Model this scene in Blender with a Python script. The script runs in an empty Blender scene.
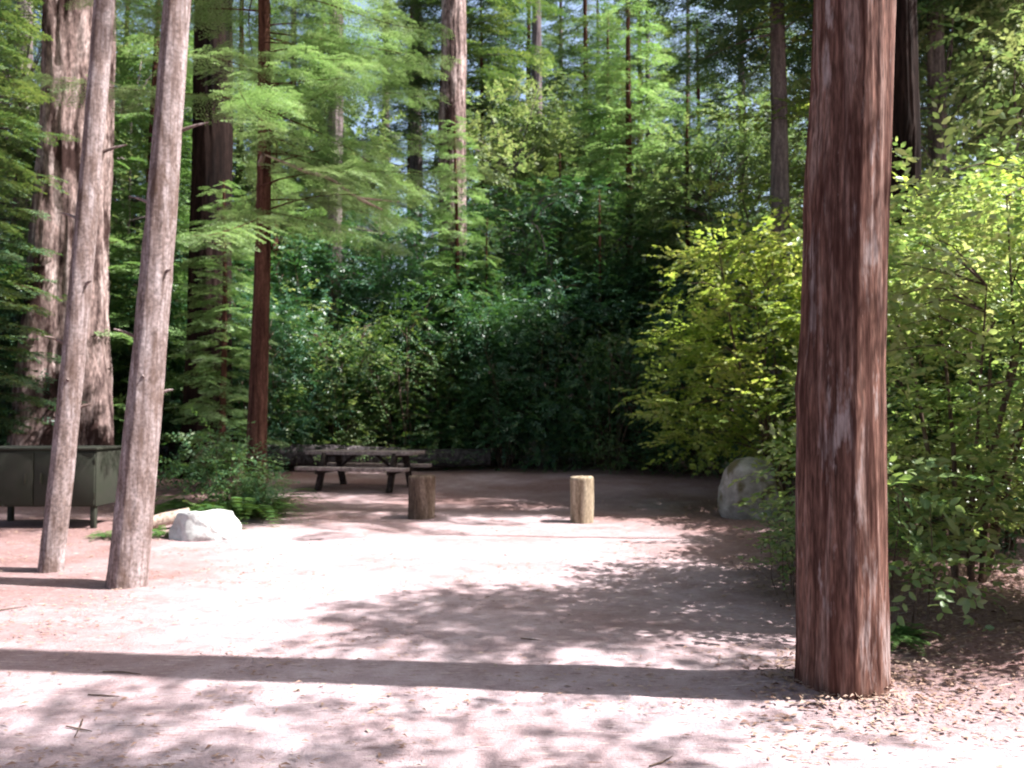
import bpy, math, random
import numpy as np
from mathutils import Vector, noise as mnoise
R = math.radians
rng = np.random.default_rng(7)
random.seed(7)
scene = bpy.context.scene
col = scene.collection

# ---------------------------------------------------------------- camera model
F = 800.0
EYE = 1.6
PITCH = math.atan(31 / F)
def ray(px, py):
    dx = (px - 512) / F; dy = (384 - py) / F
    return np.array([dx, math.cos(PITCH) - dy * math.sin(PITCH), math.sin(PITCH) + dy * math.cos(PITCH)])
def at(px, py, Y):
    d = ray(px, py); return np.array([0, 0, EYE]) + d * (Y / d[1])
def X(px, Y): return (px - 512) / F * Y
def gnd(px, py):
    d = ray(px, py); t = -EYE / d[2]; return d[0] * t, d[1] * t

# ---------------------------------------------------------------- numpy noise
def _h(ix, iy, iz):
    n = (ix * 374761393 + iy * 668265263 + iz * 2147483647 + 1013904223) & 0xffffffff
    n = ((n ^ (n >> 13)) * 1274126177) & 0xffffffff
    n = (n ^ (n >> 16)) & 0xffffffff
    return n / 4294967295.0
def vnoise(p):
    p = np.asarray(p, float); i = np.floor(p).astype(np.int64); f = p - i; f = f * f * (3 - 2 * f)
    r = 0
    for a in (0, 1):
        for b in (0, 1):
            for c in (0, 1):
                w = (f[..., 0] if a else 1 - f[..., 0]) * (f[..., 1] if b else 1 - f[..., 1]) * (f[..., 2] if c else 1 - f[..., 2])
                r = r + w * _h(i[..., 0] + a, i[..., 1] + b, i[..., 2] + c)
    return r * 2 - 1
def fbm(p, o=4):
    r = 0; a = 1; t = 0; p = np.asarray(p, float)
    for k in range(o):
        r = r + a * vnoise(p * (2 ** k) + 17.3 * k); t += a; a *= 0.5
    return r / t

def ground_h(x, y):
    x = np.asarray(x, float); y = np.asarray(y, float)
    p = np.stack([x * 0.35, y * 0.35, x * 0], -1)
    h = 0.035 * fbm(p, 3)
    p2 = np.stack([x * 2.6, y * 2.6, x * 0 + 5], -1)
    h = h + 0.012 * fbm(p2, 3)
    # bank of duff to the right of the big trunk
    m = np.clip((x - 2.3) / 1.3, 0, 1) * np.clip((y - 3.6) / 1.2, 0, 1) * np.clip((14 - y) / 6, 0, 1)
    h = h + 0.16 * m * m * (3 - 2 * m)
    m = np.clip((y - 15) / 7, 0, 1); h = h + 0.15 * m * m * (3 - 2 * m)
    h = h + 0.05 * np.exp(-((x - 1.93) ** 2 + (y - 4.75) ** 2) / 0.16)
    far = np.clip((y - 24) / 60, 0, 1)
    h = h + 7.0 * far * far * (3 - 2 * far) + 0.5 * far * fbm(np.stack([x * .05, y * .05, x * 0], -1), 2)
    return h
def gh(x, y): return float(ground_h(np.array([x]), np.array([y]))[0])

# ---------------------------------------------------------------- mesh helpers
class QB:
    """collects quads"""
    def __init__(s): s.v = []; s.f = []; s.n = 0
    def add(s, v, f):
        v = np.asarray(v, float).reshape(-1, 3); f = np.asarray(f, np.int64).reshape(-1, 4)
        s.v.append(v); s.f.append(f + s.n); s.n += len(v)
    def arrays(s): return np.concatenate(s.v), np.concatenate(s.f)
def mesh_from(name, v, f, mat, smooth=True):
    me = bpy.data.meshes.new(name)
    v = np.ascontiguousarray(v, np.float32); f = np.ascontiguousarray(f, np.int32)
    me.vertices.add(len(v)); me.vertices.foreach_set('co', v.ravel())
    me.loops.add(f.size); me.loops.foreach_set('vertex_index', f.ravel())
    me.polygons.add(len(f)); me.polygons.foreach_set('loop_start', np.arange(0, f.size, 4, dtype=np.int32))
    me.polygons.foreach_set('loop_total', np.full(len(f), 4, np.int32))
    if smooth: me.polygons.foreach_set('use_smooth', np.ones(len(f), bool))
    me.update(calc_edges=True)
    me.materials.append(mat)
    return me
def link(name, me, parent=None, loc=(0, 0, 0)):
    o = bpy.data.objects.new(name, me); col.objects.link(o); o.location = loc
    if parent is not None: o.parent = parent
    return o
def tag(o, label=None, cat=None, group=None, kind=None):
    if label: o['label'] = label
    if cat: o['category'] = cat
    if group: o['group'] = group
    if kind: o['kind'] = kind
    return o
def empty(name, loc=(0, 0, 0), rz=0.0):
    o = bpy.data.objects.new(name, None); col.objects.link(o); o.location = loc; o.rotation_euler = (0, 0, rz)
    o.empty_display_size = 0.2
    return o
def copy_tree(o, parent=None):
    c = o.copy(); col.objects.link(c)
    if parent is not None: c.parent = parent
    for ch in [k for k in o.children]: copy_tree(ch, c)
    return c
def boxq(b, c, s, rot=None, taper=1.0):
    x, y, z = [k / 2 for k in s]
    v = np.array([[-x, -y, -z], [x, -y, -z], [x, y, -z], [-x, y, -z], [-x * taper, -y * taper, z], [x * taper, -y * taper, z], [x * taper, y * taper, z], [-x * taper, y * taper, z]])
    if rot is not None: v = v @ np.asarray(rot).T
    b.add(v + np.array(c), [[0, 3, 2, 1], [4, 5, 6, 7], [0, 1, 5, 4], [1, 2, 6, 5], [2, 3, 7, 6], [3, 0, 4, 7]])
def bevel(o, w, seg=2):
    m = o.modifiers.new('bevel', 'BEVEL'); m.width = w; m.segments = seg; m.limit_method = 'ANGLE'
    return o
def rotz(a):
    c, s = math.cos(a), math.sin(a); return np.array([[c, -s, 0], [s, c, 0], [0, 0, 1]])

def frames(pts):
    t = np.gradient(pts, axis=0); t /= np.linalg.norm(t, axis=1)[:, None] + 1e-9
    ref = np.array([0.0, 1.0, 0.05]) if abs(t[:, 1]).mean() < 0.9 else np.array([1.0, 0, 0.05])
    a = np.cross(t, ref); a /= np.linalg.norm(a, axis=1)[:, None] + 1e-9
    b = np.cross(t, a)
    return t, a, b
def resample(pts, rad, n):
    pts = np.asarray(pts, float); rad = np.asarray(rad, float)
    d = np.r_[0, np.cumsum(np.linalg.norm(np.diff(pts, axis=0), axis=1))]
    u = np.linspace(0, d[-1], n)
    # smooth interpolation through cosine-eased control points
    P = np.stack([np.interp(u, d, pts[:, k]) for k in range(3)], -1)
    Rr = np.interp(u, d, rad)
    k = max(1, n // (len(pts) * 2 + 1))
    if len(pts) > 2 and k > 1:
        ker = np.ones(2 * k + 1) / (2 * k + 1)
        for q in range(3):
            e = np.pad(P[:, q], k, mode='reflect', reflect_type='odd'); P[:, q] = np.convolve(e, ker, 'valid')
    return P, Rr
def tube(b, pts, rad, ns=6, n=None, disp=None, cap=False):
    if n: pts, rad = resample(pts, rad, n)
    pts = np.asarray(pts, float); rad = np.asarray(rad, float); m = len(pts)
    t, a, bb = frames(pts)
    th = np.linspace(0, 2 * math.pi, ns, endpoint=False)
    c, s = np.cos(th), np.sin(th)
    rr = np.repeat(rad[:, None], ns, 1)
    if disp is not None: rr = disp(rr, pts, th)
    v = pts[:, None] + rr[..., None] * (a[:, None] * c[None, :, None] + bb[:, None] * s[None, :, None])
    i = np.arange(m - 1)[:, None] * ns; j = np.arange(ns)[None]; j2 = (j + 1) % ns
    f = np.stack([i + j, i + j2, i + ns + j2, i + ns + j], -1).reshape(-1, 4)
    b.add(v.reshape(-1, 3), f)

def bark_disp(amp, kf=16.0, kz=0.8, lump=0.05, flare=0.0, fh=0.8, lobes=6, seed=0.0, facet=None):
    def d(rr, pts, th):
        z = pts[:, 2][:, None] - pts[0, 2]; r = rr
        u = np.cos(th)[None] * r; w = np.sin(th)[None] * r
        P = np.stack([u * kf + seed, w * kf, z * kz + 0 * u], -1)
        wob = vnoise(np.stack([u * 3 + seed, w * 3, z * 1.2 + 0 * u], -1)) * 0.6
        P = P + wob[..., None]
        n1 = 1 - np.abs(vnoise(P)) * 2
        n2 = 1 - np.abs(vnoise(P * np.array([2.3, 2.3, 3.0]) + 9)) * 2
        n3 = vnoise(np.stack([u * 2.0 + seed * 3, w * 2.0, z * 0.35 + 0 * u], -1))
        fl = flare * np.exp(-z / fh) * (1 + 0.55 * vnoise(np.stack([np.cos(th)[None] * lobes / 3 + seed + 0 * z, np.sin(th)[None] * lobes / 3 + 0 * z, z * 0.3 + 0 * u], -1)))
        if facet:
            n_, ph, am = facet; q = 2 * math.pi / n_; a_ = ((th - ph + 0.35 * 0) % q) - q / 2
            pol = math.cos(q / 2) / np.cos(a_) / (1 - .5 * (1 - math.cos(q / 2))); rr = rr * (1 - am + am * pol[None])
        return rr * (1 + lump * n3 + fl) + amp * (0.7 * n1 + 0.35 * n2)
    return d

# ---------------------------------------------------------------- materials
def mat_new(name):
    m = bpy.data.materials.new(name); m.use_nodes = True
    nt = m.node_tree; nt.nodes.clear()
    return m, nt, nt.nodes, nt.links
def N(nt, t, **k):
    n = nt.nodes.new(t)
    for a, b in k.items():
        if a.startswith('i_'): n.inputs[a[2:].replace('_', ' ')].default_value = b
        else: setattr(n, a, b)
    return n
def ramp(nt, stops, interp='LINEAR'):
    n = nt.nodes.new('ShaderNodeValToRGB'); cr = n.color_ramp; cr.interpolation = interp
    while len(cr.elements) < len(stops): cr.elements.new(0.5)
    for e, (p, c) in zip(cr.elements, stops): e.position = p; e.color = (*c, 1) if len(c) == 3 else c
    return n
def leaf_mat(name, cols, trans=0.35, tcol=(1.3, 1.25, 0.5), rough=0.5, spec=0.35, clump=0.6):
    m, nt, ns, L = mat_new(name)
    out = N(nt, 'ShaderNodeOutputMaterial')
    geo = N(nt, 'ShaderNodeNewGeometry'); oi = N(nt, 'ShaderNodeObjectInfo'); tc = N(nt, 'ShaderNodeTexCoord')
    nz = N(nt, 'ShaderNodeTexNoise'); nz.inputs['Scale'].default_value = clump; nz.inputs['Detail'].default_value = 2
    L.new(tc.outputs['Object'], nz.inputs['Vector'])
    a = N(nt, 'ShaderNodeMath', operation='MULTIPLY'); a.inputs[1].default_value = 0.5; L.new(geo.outputs['Random Per Island'], a.inputs[0])
    b = N(nt, 'ShaderNodeMath', operation='MULTIPLY_ADD'); b.inputs[1].default_value = 1.3; b.inputs[2].default_value = -0.45; L.new(nz.outputs['Fac'], b.inputs[0])
    c = N(nt, 'ShaderNodeMath', operation='ADD'); L.new(a.outputs[0], c.inputs[0]); L.new(b.outputs[0], c.inputs[1])
    d = N(nt, 'ShaderNodeMath', operation='MULTIPLY_ADD'); d.inputs[1].default_value = 0.3; L.new(oi.outputs['Random'], d.inputs[0]); L.new(c.outputs[0], d.inputs[2])
    k = len(cols)
    rp = ramp(nt, [(i / (k - 1), cc) for i, cc in enumerate(cols)]); L.new(d.outputs[0], rp.inputs[0])
    p = N(nt, 'ShaderNodeBsdfPrincipled'); p.inputs['Roughness'].default_value = rough; p.inputs['Specular IOR Level'].default_value = spec
    L.new(rp.outputs[0], p.inputs['Base Color'])
    mul = N(nt, 'ShaderNodeVectorMath', operation='MULTIPLY'); mul.inputs[1].default_value = tcol; L.new(rp.outputs[0], mul.inputs[0])
    tr = N(nt, 'ShaderNodeBsdfTranslucent'); L.new(mul.outputs[0], tr.inputs['Color'])
    mx = N(nt, 'ShaderNodeMixShader'); mx.inputs[0].default_value = trans
    L.new(p.outputs[0], mx.inputs[1]); L.new(tr.outputs[0], mx.inputs[2]); L.new(mx.outputs[0], out.inputs['Surface'])
    return m
def bark_mat(name, dark, mid, light, scale=9.0, zs=0.1, bump=0.6, blotch=None, rough=0.9, bdist=0.008, bscale=1.4, bcut=(0.5, 0.62), bz=0.3, streak=None, spk=0.8):
    m, nt, ns, L = mat_new(name)
    out = N(nt, 'ShaderNodeOutputMaterial'); p = N(nt, 'ShaderNodeBsdfPrincipled'); p.inputs['Roughness'].default_value = rough
    p.inputs['Specular IOR Level'].default_value = 0.06
    tc = N(nt, 'ShaderNodeTexCoord'); mp = N(nt, 'ShaderNodeMapping'); mp.inputs['Scale'].default_value = (1, 1, zs)
    L.new(tc.outputs['Object'], mp.inputs[0])
    n1 = N(nt, 'ShaderNodeTexNoise'); n1.inputs['Scale'].default_value = scale; n1.inputs['Detail'].default_value = 6; n1.inputs['Roughness'].default_value = 0.65
    n1.inputs['Distortion'].default_value = 0.4
    L.new(mp.outputs[0], n1.inputs['Vector'])
    rp = ramp(nt, [(0.32, dark), (0.5, mid), (0.68, light)]); L.new(n1.outputs['Fac'], rp.inputs[0])
    n2 = N(nt, 'ShaderNodeTexNoise'); n2.inputs['Scale'].default_value = scale * 4; n2.inputs['Detail'].default_value = 5
    mp2 = N(nt, 'ShaderNodeMapping'); mp2.inputs['Scale'].default_value = (1, 1, min(1, zs * 3)); L.new(tc.outputs['Object'], mp2.inputs[0]); L.new(mp2.outputs[0], n2.inputs['Vector'])
    mulr = ramp(nt, [(0.3, (0.55, 0.53, 0.52)), (0.7, (1.35, 1.33, 1.32))]); L.new(n2.outputs['Fac'], mulr.inputs[0])
    mm = N(nt, 'ShaderNodeMix', data_type='RGBA', blend_type='MULTIPLY'); mm.inputs[0].default_value = spk
    L.new(rp.outputs[0], mm.inputs[6]); L.new(mulr.outputs[0], mm.inputs[7])
    colr = mm.outputs[2]
    if blotch:
        n3 = N(nt, 'ShaderNodeTexNoise'); n3.inputs['Scale'].default_value = bscale; n3.inputs['Detail'].default_value = 5; n3.inputs['Roughness'].default_value = 0.7
        mpb = N(nt, 'ShaderNodeMapping'); mpb.inputs['Scale'].default_value = (1, 1, bz); L.new(tc.outputs['Object'], mpb.inputs[0]); L.new(mpb.outputs[0], n3.inputs['Vector'])
        r3 = ramp(nt, [(bcut[0], (0, 0, 0)), (bcut[1], (1, 1, 1))]); L.new(n3.outputs['Fac'], r3.inputs[0])
        m3 = N(nt, 'ShaderNodeMix', data_type='RGBA'); L.new(r3.outputs[0], m3.inputs[0]); L.new(colr, m3.inputs[6]); m3.inputs[7].default_value = (*blotch, 1)
        m4 = N(nt, 'ShaderNodeMix', data_type='RGBA', blend_type='MULTIPLY'); m4.inputs[0].default_value = 0.5; L.new(m3.outputs[2], m4.inputs[6]); L.new(mulr.outputs[0], m4.inputs[7])
        colr = m4.outputs[2]
    if streak:
        mps = N(nt, 'ShaderNodeMapping'); mps.inputs['Scale'].default_value = (1, 1, .05); L.new(tc.outputs['Object'], mps.inputs[0])
        ns_ = N(nt, 'ShaderNodeTexNoise'); ns_.inputs['Scale'].default_value = streak[0]; ns_.inputs['Detail'].default_value = 4; ns_.inputs['Roughness'].default_value = .6; L.new(mps.outputs[0], ns_.inputs['Vector'])
        rs = ramp(nt, [(.44, (1, 1, 1)), (.50, (0, 0, 0)), (.56, (1, 1, 1))]); L.new(ns_.outputs['Fac'], rs.inputs[0])
        iv = N(nt, 'ShaderNodeMath', operation='MULTIPLY_ADD'); iv.inputs[1].default_value = -streak[2]; iv.inputs[2].default_value = streak[2]; L.new(rs.outputs[0], iv.inputs[0])
        ms = N(nt, 'ShaderNodeMix', data_type='RGBA'); L.new(iv.outputs[0], ms.inputs[0]); L.new(colr, ms.inputs[6]); ms.inputs[7].default_value = (*streak[1], 1); colr = ms.outputs[2]
    L.new(colr, p.inputs['Base Color'])
    ad = N(nt, 'ShaderNodeMath', operation='MULTIPLY_ADD'); ad.inputs[1].default_value = 0.4; L.new(n2.outputs['Fac'], ad.inputs[0]); L.new(n1.outputs['Fac'], ad.inputs[2])
    bp = N(nt, 'ShaderNodeBump'); bp.inputs['Strength'].default_value = bump; bp.inputs['Distance'].default_value = bdist
    L.new(ad.outputs[0], bp.inputs['Height']); L.new(bp.outputs[0], p.inputs['Normal']); L.new(p.outputs[0], out.inputs['Surface'])
    return m

M = {}
M['maple'] = leaf_mat('maple_leaf', [(0.09, 0.17, 0.05), (0.17, 0.27, 0.07), (0.28, 0.37, 0.10), (0.40, 0.42, 0.18)], trans=0.6, tcol=(1.25, 1.2, .65), clump=0.9)
M['mixed'] = leaf_mat('mixed_leaf', [(0.07, 0.14, 0.07), (0.13, 0.23, 0.09), (0.24, 0.33, 0.13), (0.38, 0.40, 0.22)], trans=0.55, tcol=(1.2, 1.2, .7), spec=0.8, rough=0.35, clump=0.8)
M['bay'] = leaf_mat('bay_leaf', [(0.022, 0.07, 0.05), (0.035, 0.10, 0.06), (0.05, 0.13, 0.06), (0.085, 0.17, 0.06)], trans=0.3, spec=0.6, rough=.4, clump=0.5)
M['huck'] = leaf_mat('huckleberry_leaf', [(0.03, 0.085, 0.045), (0.05, 0.13, 0.055), (0.10, 0.18, 0.06), (0.22, 0.26, 0.12)], trans=0.35, spec=0.6, clump=0.7)
M['fir'] = leaf_mat('fir_needle', [(0.08, 0.16, 0.055), (0.14, 0.245, 0.085), (0.22, 0.33, 0.14), (0.32, 0.39, 0.23)], trans=0.4, tcol=(1.1, 1.2, .75), clump=0.6)
M['conifer'] = leaf_mat('conifer_needle', [(0.03, 0.075, 0.05), (0.055, 0.12, 0.065), (0.09, 0.16, 0.075), (0.17, 0.22, 0.11)], trans=0.35, clump=0.35)
M['pale'] = leaf_mat('pale_broad_leaf', [(0.05, 0.11, 0.06), (0.10, 0.17, 0.08), (0.16, 0.23, 0.10), (0.26, 0.30, 0.16)], trans=0.45, tcol=(1.15, 1.15, .7), clump=0.45)
M['fern'] = leaf_mat('fern_leaf', [(0.04, 0.10, 0.03), (0.07, 0.15, 0.04), (0.11, 0.19, 0.05)], trans=0.35, clump=2)
M['litter'] = leaf_mat('litter', [(0.12, 0.065, 0.05), (0.22, 0.13, 0.10), (0.28, 0.185, 0.14), (0.38, 0.30, 0.24)], trans=0.05, tcol=(1, 1, 1), spec=0.2, clump=1.2)
M['redwood'] = bark_mat('redwood_bark', (0.045, 0.022, 0.018), (0.145, 0.076, 0.060), (0.24, 0.165, 0.145), scale=16, zs=0.05, blotch=(0.29, 0.225, 0.215), bscale=6, bcut=(0.56, 0.64), bz=.22, bump=0.9, bdist=0.008, streak=(7, (0.04, 0.015, 0.012), .8))
M['palebark'] = bark_mat('pale_bark', (0.10, 0.07, 0.06), (0.22, 0.175, 0.17), (0.33, 0.285, 0.29), scale=9, zs=0.3, blotch=(0.10, 0.065, 0.05), bscale=3.0, bcut=(0.55, 0.68), bz=.5, bump=0.6, bdist=0.005, spk=.5, streak=(9, (0.10, 0.065, 0.055), .6))
M['oldbark'] = bark_mat('old_redwood_bark', (0.03, 0.018, 0.018), (0.20, 0.145, 0.135), (0.42, 0.345, 0.335), scale=5, zs=0.15, blotch=(0.035, 0.02, 0.018), bscale=1.3, bcut=(0.52, 0.6), bz=.35, bump=0.8, bdist=0.02)
M['splitbark'] = bark_mat('split_redwood_bark', (0.012, 0.008, 0.008), (0.075, 0.042, 0.04), (0.17, 0.11, 0.11), scale=6, zs=0.08, blotch=(0.02, 0.012, 0.011), bscale=1.0, bump=0.8, bdist=0.02)
M['darkbark'] = bark_mat('dark_bark', (0.004, 0.003, 0.003), (0.012, 0.007, 0.006), (0.026, 0.016, 0.014), scale=5, zs=0.1, bump=0.8, bdist=0.015)  # colour taken near black so a sun-hit trunk reads as unlit
M['redbark'] = bark_mat('red_bark', (0.022, 0.010, 0.008), (0.08, 0.036, 0.027), (0.15, 0.075, 0.055), scale=12, zs=0.1, bump=0.7)
M['greybark'] = bark_mat('grey_bark', (0.05, 0.04, 0.045), (0.13, 0.105, 0.11), (0.24, 0.20, 0.20), scale=6, zs=0.12, bump=0.8)
M['twig'] = bark_mat('twig_bark', (0.04, 0.026, 0.02), (0.10, 0.07, 0.055), (0.20, 0.15, 0.12), scale=20, zs=0.3, bump=0.3, bdist=0.005)
M['deadwood'] = bark_mat('dead_branch', (0.15, 0.11, 0.09), (0.32, 0.25, 0.21), (0.45, 0.38, 0.33), scale=20, zs=0.3, bump=0.3, bdist=0.005)
M['log'] = bark_mat('log_bark', (0.025, 0.021, 0.023), (0.07, 0.06, 0.064), (0.13, 0.115, 0.12), scale=9, zs=0.8, bump=0.8, bdist=0.03)
M['post'] = bark_mat('post_wood', (0.12, 0.09, 0.06), (0.26, 0.21, 0.15), (0.40, 0.34, 0.26), scale=14, zs=0.12, bump=0.6, bdist=0.004)
M['postgrey'] = bark_mat('weathered_post_wood', (0.05, 0.036, 0.028), (0.11, 0.08, 0.062), (0.18, 0.14, 0.115), scale=14, zs=0.12, bump=0.6, bdist=0.004)
M['plank'] = bark_mat('weathered_plank', (0.14, 0.11, 0.105), (0.27, 0.22, 0.21), (0.40, 0.34, 0.33), scale=16, zs=1, bump=0.4, bdist=0.006)
M['frame'] = bark_mat('dark_timber', (0.015, 0.011, 0.011), (0.035, 0.028, 0.027), (0.07, 0.055, 0.05), scale=12, zs=1, bump=0.4, bdist=0.006)

def ground_mat():
    m, nt, ns, L = mat_new('forest_floor')
    out = N(nt, 'ShaderNodeOutputMaterial'); p = N(nt, 'ShaderNodeBsdfPrincipled'); p.inputs['Roughness'].default_value = 0.95
    p.inputs['Specular IOR Level'].default_value = 0.15
    tc = N(nt, 'ShaderNodeTexCoord')
    def nz(s, d=6, r=0.6, mp=None):
        n = N(nt, 'ShaderNodeTexNoise'); n.inputs['Scale'].default_value = s; n.inputs['Detail'].default_value = d; n.inputs['Roughness'].default_value = r
        L.new((mp or tc).outputs[0 if mp else 'Object'], n.inputs['Vector']); return n
    big = nz(0.45, 5, 0.6); med = nz(3.5, 6, 0.65); fine = nz(38, 5, 0.7); grit = nz(140, 3, 0.7)
    dust = ramp(nt, [(0.3, (0.27, 0.20, 0.21)), (0.5, (0.36, 0.28, 0.295)), (0.7, (0.45, 0.37, 0.39))]); L.new(med.outputs['Fac'], dust.inputs[0])
    duff = ramp(nt, [(0.3, (0.10, 0.052, 0.046)), (0.5, (0.19, 0.112, 0.105)), (0.7, (0.29, 0.195, 0.19))]); L.new(fine.outputs['Fac'], duff.inputs[0])
    # driveway mask: dusty in the trodden drive, duff beyond its edges
    sx = N(nt, 'ShaderNodeSeparateXYZ'); L.new(tc.outputs['Object'], sx.inputs[0])
    ax = N(nt, 'ShaderNodeMath', operation='SUBTRACT'); L.new(sx.outputs['X'], ax.inputs[0]); ax.inputs[1].default_value = -1.0
    ab = N(nt, 'ShaderNodeMath', operation='ABSOLUTE'); L.new(ax.outputs[0], ab.inputs[0])
    mr = N(nt, 'ShaderNodeMapRange'); mr.inputs['From Min'].default_value = 1.6; mr.inputs['From Max'].default_value = 4.6; mr.inputs['To Min'].default_value = 0.05; mr.inputs['To Max'].default_value = 0.85; L.new(ab.outputs[0], mr.inputs[0])
    mr2 = N(nt, 'ShaderNodeMapRange'); mr2.inputs['From Min'].default_value = 9; mr2.inputs['From Max'].default_value = 14; mr2.inputs['To Min'].default_value = 0.0; mr2.inputs['To Max'].default_value = 0.6; L.new(sx.outputs['Y'], mr2.inputs[0])
    mxx = N(nt, 'ShaderNodeMath', operation='MAXIMUM'); L.new(mr.outputs[0], mxx.inputs[0]); L.new(mr2.outputs[0], mxx.inputs[1])
    rt = N(nt, 'ShaderNodeMapRange'); rt.inputs['From Min'].default_value = 2.1; rt.inputs['From Max'].default_value = 3.0; L.new(sx.outputs['X'], rt.inputs[0])
    ry = N(nt, 'ShaderNodeMapRange'); ry.inputs['From Min'].default_value = 3.9; ry.inputs['From Max'].default_value = 4.9; L.new(sx.outputs['Y'], ry.inputs[0])
    rr_ = N(nt, 'ShaderNodeMath', operation='MULTIPLY'); L.new(rt.outputs[0], rr_.inputs[0]); L.new(ry.outputs[0], rr_.inputs[1])
    mx3 = N(nt, 'ShaderNodeMath', operation='MAXIMUM'); L.new(mxx.outputs[0], mx3.inputs[0]); L.new(rr_.outputs[0], mx3.inputs[1]); mxx = mx3
    # road shoulder closer than 4.6 m reads as dusty again
    mr3 = N(nt, 'ShaderNodeMapRange'); mr3.inputs['From Min'].default_value = 3.4; mr3.inputs['From Max'].default_value = 5.2; mr3.inputs['To Min'].default_value = 0.25; mr3.inputs['To Max'].default_value = 1; L.new(sx.outputs['Y'], mr3.inputs[0])
    mm = N(nt, 'ShaderNodeMath', operation='MULTIPLY'); L.new(mxx.outputs[0], mm.inputs[0]); L.new(mr3.outputs[0], mm.inputs[1])
    ad = N(nt, 'ShaderNodeMath', operation='MULTIPLY_ADD'); L.new(big.outputs['Fac'], ad.inputs[0]); ad.inputs[1].default_value = 2.6; 
    sb = N(nt, 'ShaderNodeMath', operation='SUBTRACT'); L.new(mm.outputs[0], sb.inputs[0]); sb.inputs[1].default_value = 1.30; L.new(sb.outputs[0], ad.inputs[2])
    a2 = N(nt, 'ShaderNodeMath', operation='MULTIPLY_ADD'); L.new(fine.outputs['Fac'], a2.inputs[0]); a2.inputs[1].default_value = 0.8; 
    sb2 = N(nt, 'ShaderNodeMath', operation='SUBTRACT'); L.new(ad.outputs[0], sb2.inputs[0]); sb2.inputs[1].default_value = 0.25; L.new(sb2.outputs[0], a2.inputs[2]); a2.use_clamp = True
    mix = N(nt, 'ShaderNodeMix', data_type='RGBA'); L.new(a2.outputs[0], mix.inputs[0]); L.new(dust.outputs[0], mix.inputs[6]); L.new(duff.outputs[0], mix.inputs[7])
    # needles: stretched flecks in two directions
    cur = mix.outputs[2]
    for ang, sc_, c in ((0.5, 30, (0.16, 0.085, 0.065)), (-0.6, 24, (0.50, 0.42, 0.38)), (0.1, 40, (0.12, 0.065, 0.055))):
        mp = N(nt, 'ShaderNodeMapping'); mp.inputs['Rotation'].default_value = (0, 0, ang); mp.inputs['Scale'].default_value = (0.25, 1.6, 1); L.new(tc.outputs['Object'], mp.inputs[0])
        nn = nz(sc_, 3, 0.6, mp); rr = ramp(nt, [(0.62, (0, 0, 0)), (0.70, (0.8, 0.8, 0.8))]); L.new(nn.outputs['Fac'], rr.inputs[0])
        mi = N(nt, 'ShaderNodeMix', data_type='RGBA'); L.new(rr.outputs[0], mi.inputs[0]); L.new(cur, mi.inputs[6]); mi.inputs[7].default_value = (*c, 1); cur = mi.outputs[2]
    g2 = ramp(nt, [(0.3, (0.75, 0.75, 0.75)), (0.7, (1.2, 1.2, 1.2))]); L.new(grit.outputs['Fac'], g2.inputs[0])
    mu = N(nt, 'ShaderNodeMix', data_type='RGBA', blend_type='MULTIPLY'); mu.inputs[0].default_value = 0.8; L.new(cur, mu.inputs[6]); L.new(g2.outputs[0], mu.inputs[7])
    L.new(mu.outputs[2], p.inputs['Base Color'])
    bb = N(nt, 'ShaderNodeMath', operation='MULTIPLY_ADD'); L.new(fine.outputs['Fac'], bb.inputs[0]); bb.inputs[1].default_value = 0.6; L.new(med.outputs['Fac'], bb.inputs[2])
    bp = N(nt, 'ShaderNodeBump'); bp.inputs['Strength'].default_value = 0.7; bp.inputs['Distance'].default_value = 0.04; L.new(bb.outputs[0], bp.inputs['Height'])
    L.new(bp.outputs[0], p.inputs['Normal']); L.new(p.outputs[0], out.inputs['Surface'])
    return m
def rock_mat(name, a, b, c, moss=None):
    m, nt, ns, L = mat_new(name)
    out = N(nt, 'ShaderNodeOutputMaterial'); p = N(nt, 'ShaderNodeBsdfPrincipled'); p.inputs['Roughness'].default_value = 0.9
    tc = N(nt, 'ShaderNodeTexCoord'); n = N(nt, 'ShaderNodeTexNoise'); n.inputs['Scale'].default_value = 4; n.inputs['Detail'].default_value = 9; n.inputs['Roughness'].default_value = 0.7
    L.new(tc.outputs['Object'], n.inputs['Vector'])
    r = ramp(nt, [(0.3, a), (0.5, b), (0.7, c)]); L.new(n.outputs['Fac'], r.inputs[0]); cur = r.outputs[0]
    if moss:
        n2 = N(nt, 'ShaderNodeTexNoise'); n2.inputs['Scale'].default_value = 2.6; n2.inputs['Detail'].default_value = 6; L.new(tc.outputs['Object'], n2.inputs['Vector'])
        r2 = ramp(nt, [(0.5, (0, 0, 0)), (0.6, (1, 1, 1))]); L.new(n2.outputs['Fac'], r2.inputs[0])
        mi = N(nt, 'ShaderNodeMix', data_type='RGBA'); L.new(r2.outputs[0], mi.inputs[0]); L.new(cur, mi.inputs[6]); mi.inputs[7].default_value = (*moss, 1); cur = mi.outputs[2]
    L.new(cur, p.inputs['Base Color'])
    bp = N(nt, 'ShaderNodeBump'); bp.inputs['Strength'].default_value = 0.8; bp.inputs['Distance'].default_value = 0.04; L.new(n.outputs['Fac'], bp.inputs['Height']); L.new(bp.outputs[0], p.inputs['Normal'])
    L.new(p.outputs[0], out.inputs['Surface']); return m
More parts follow.
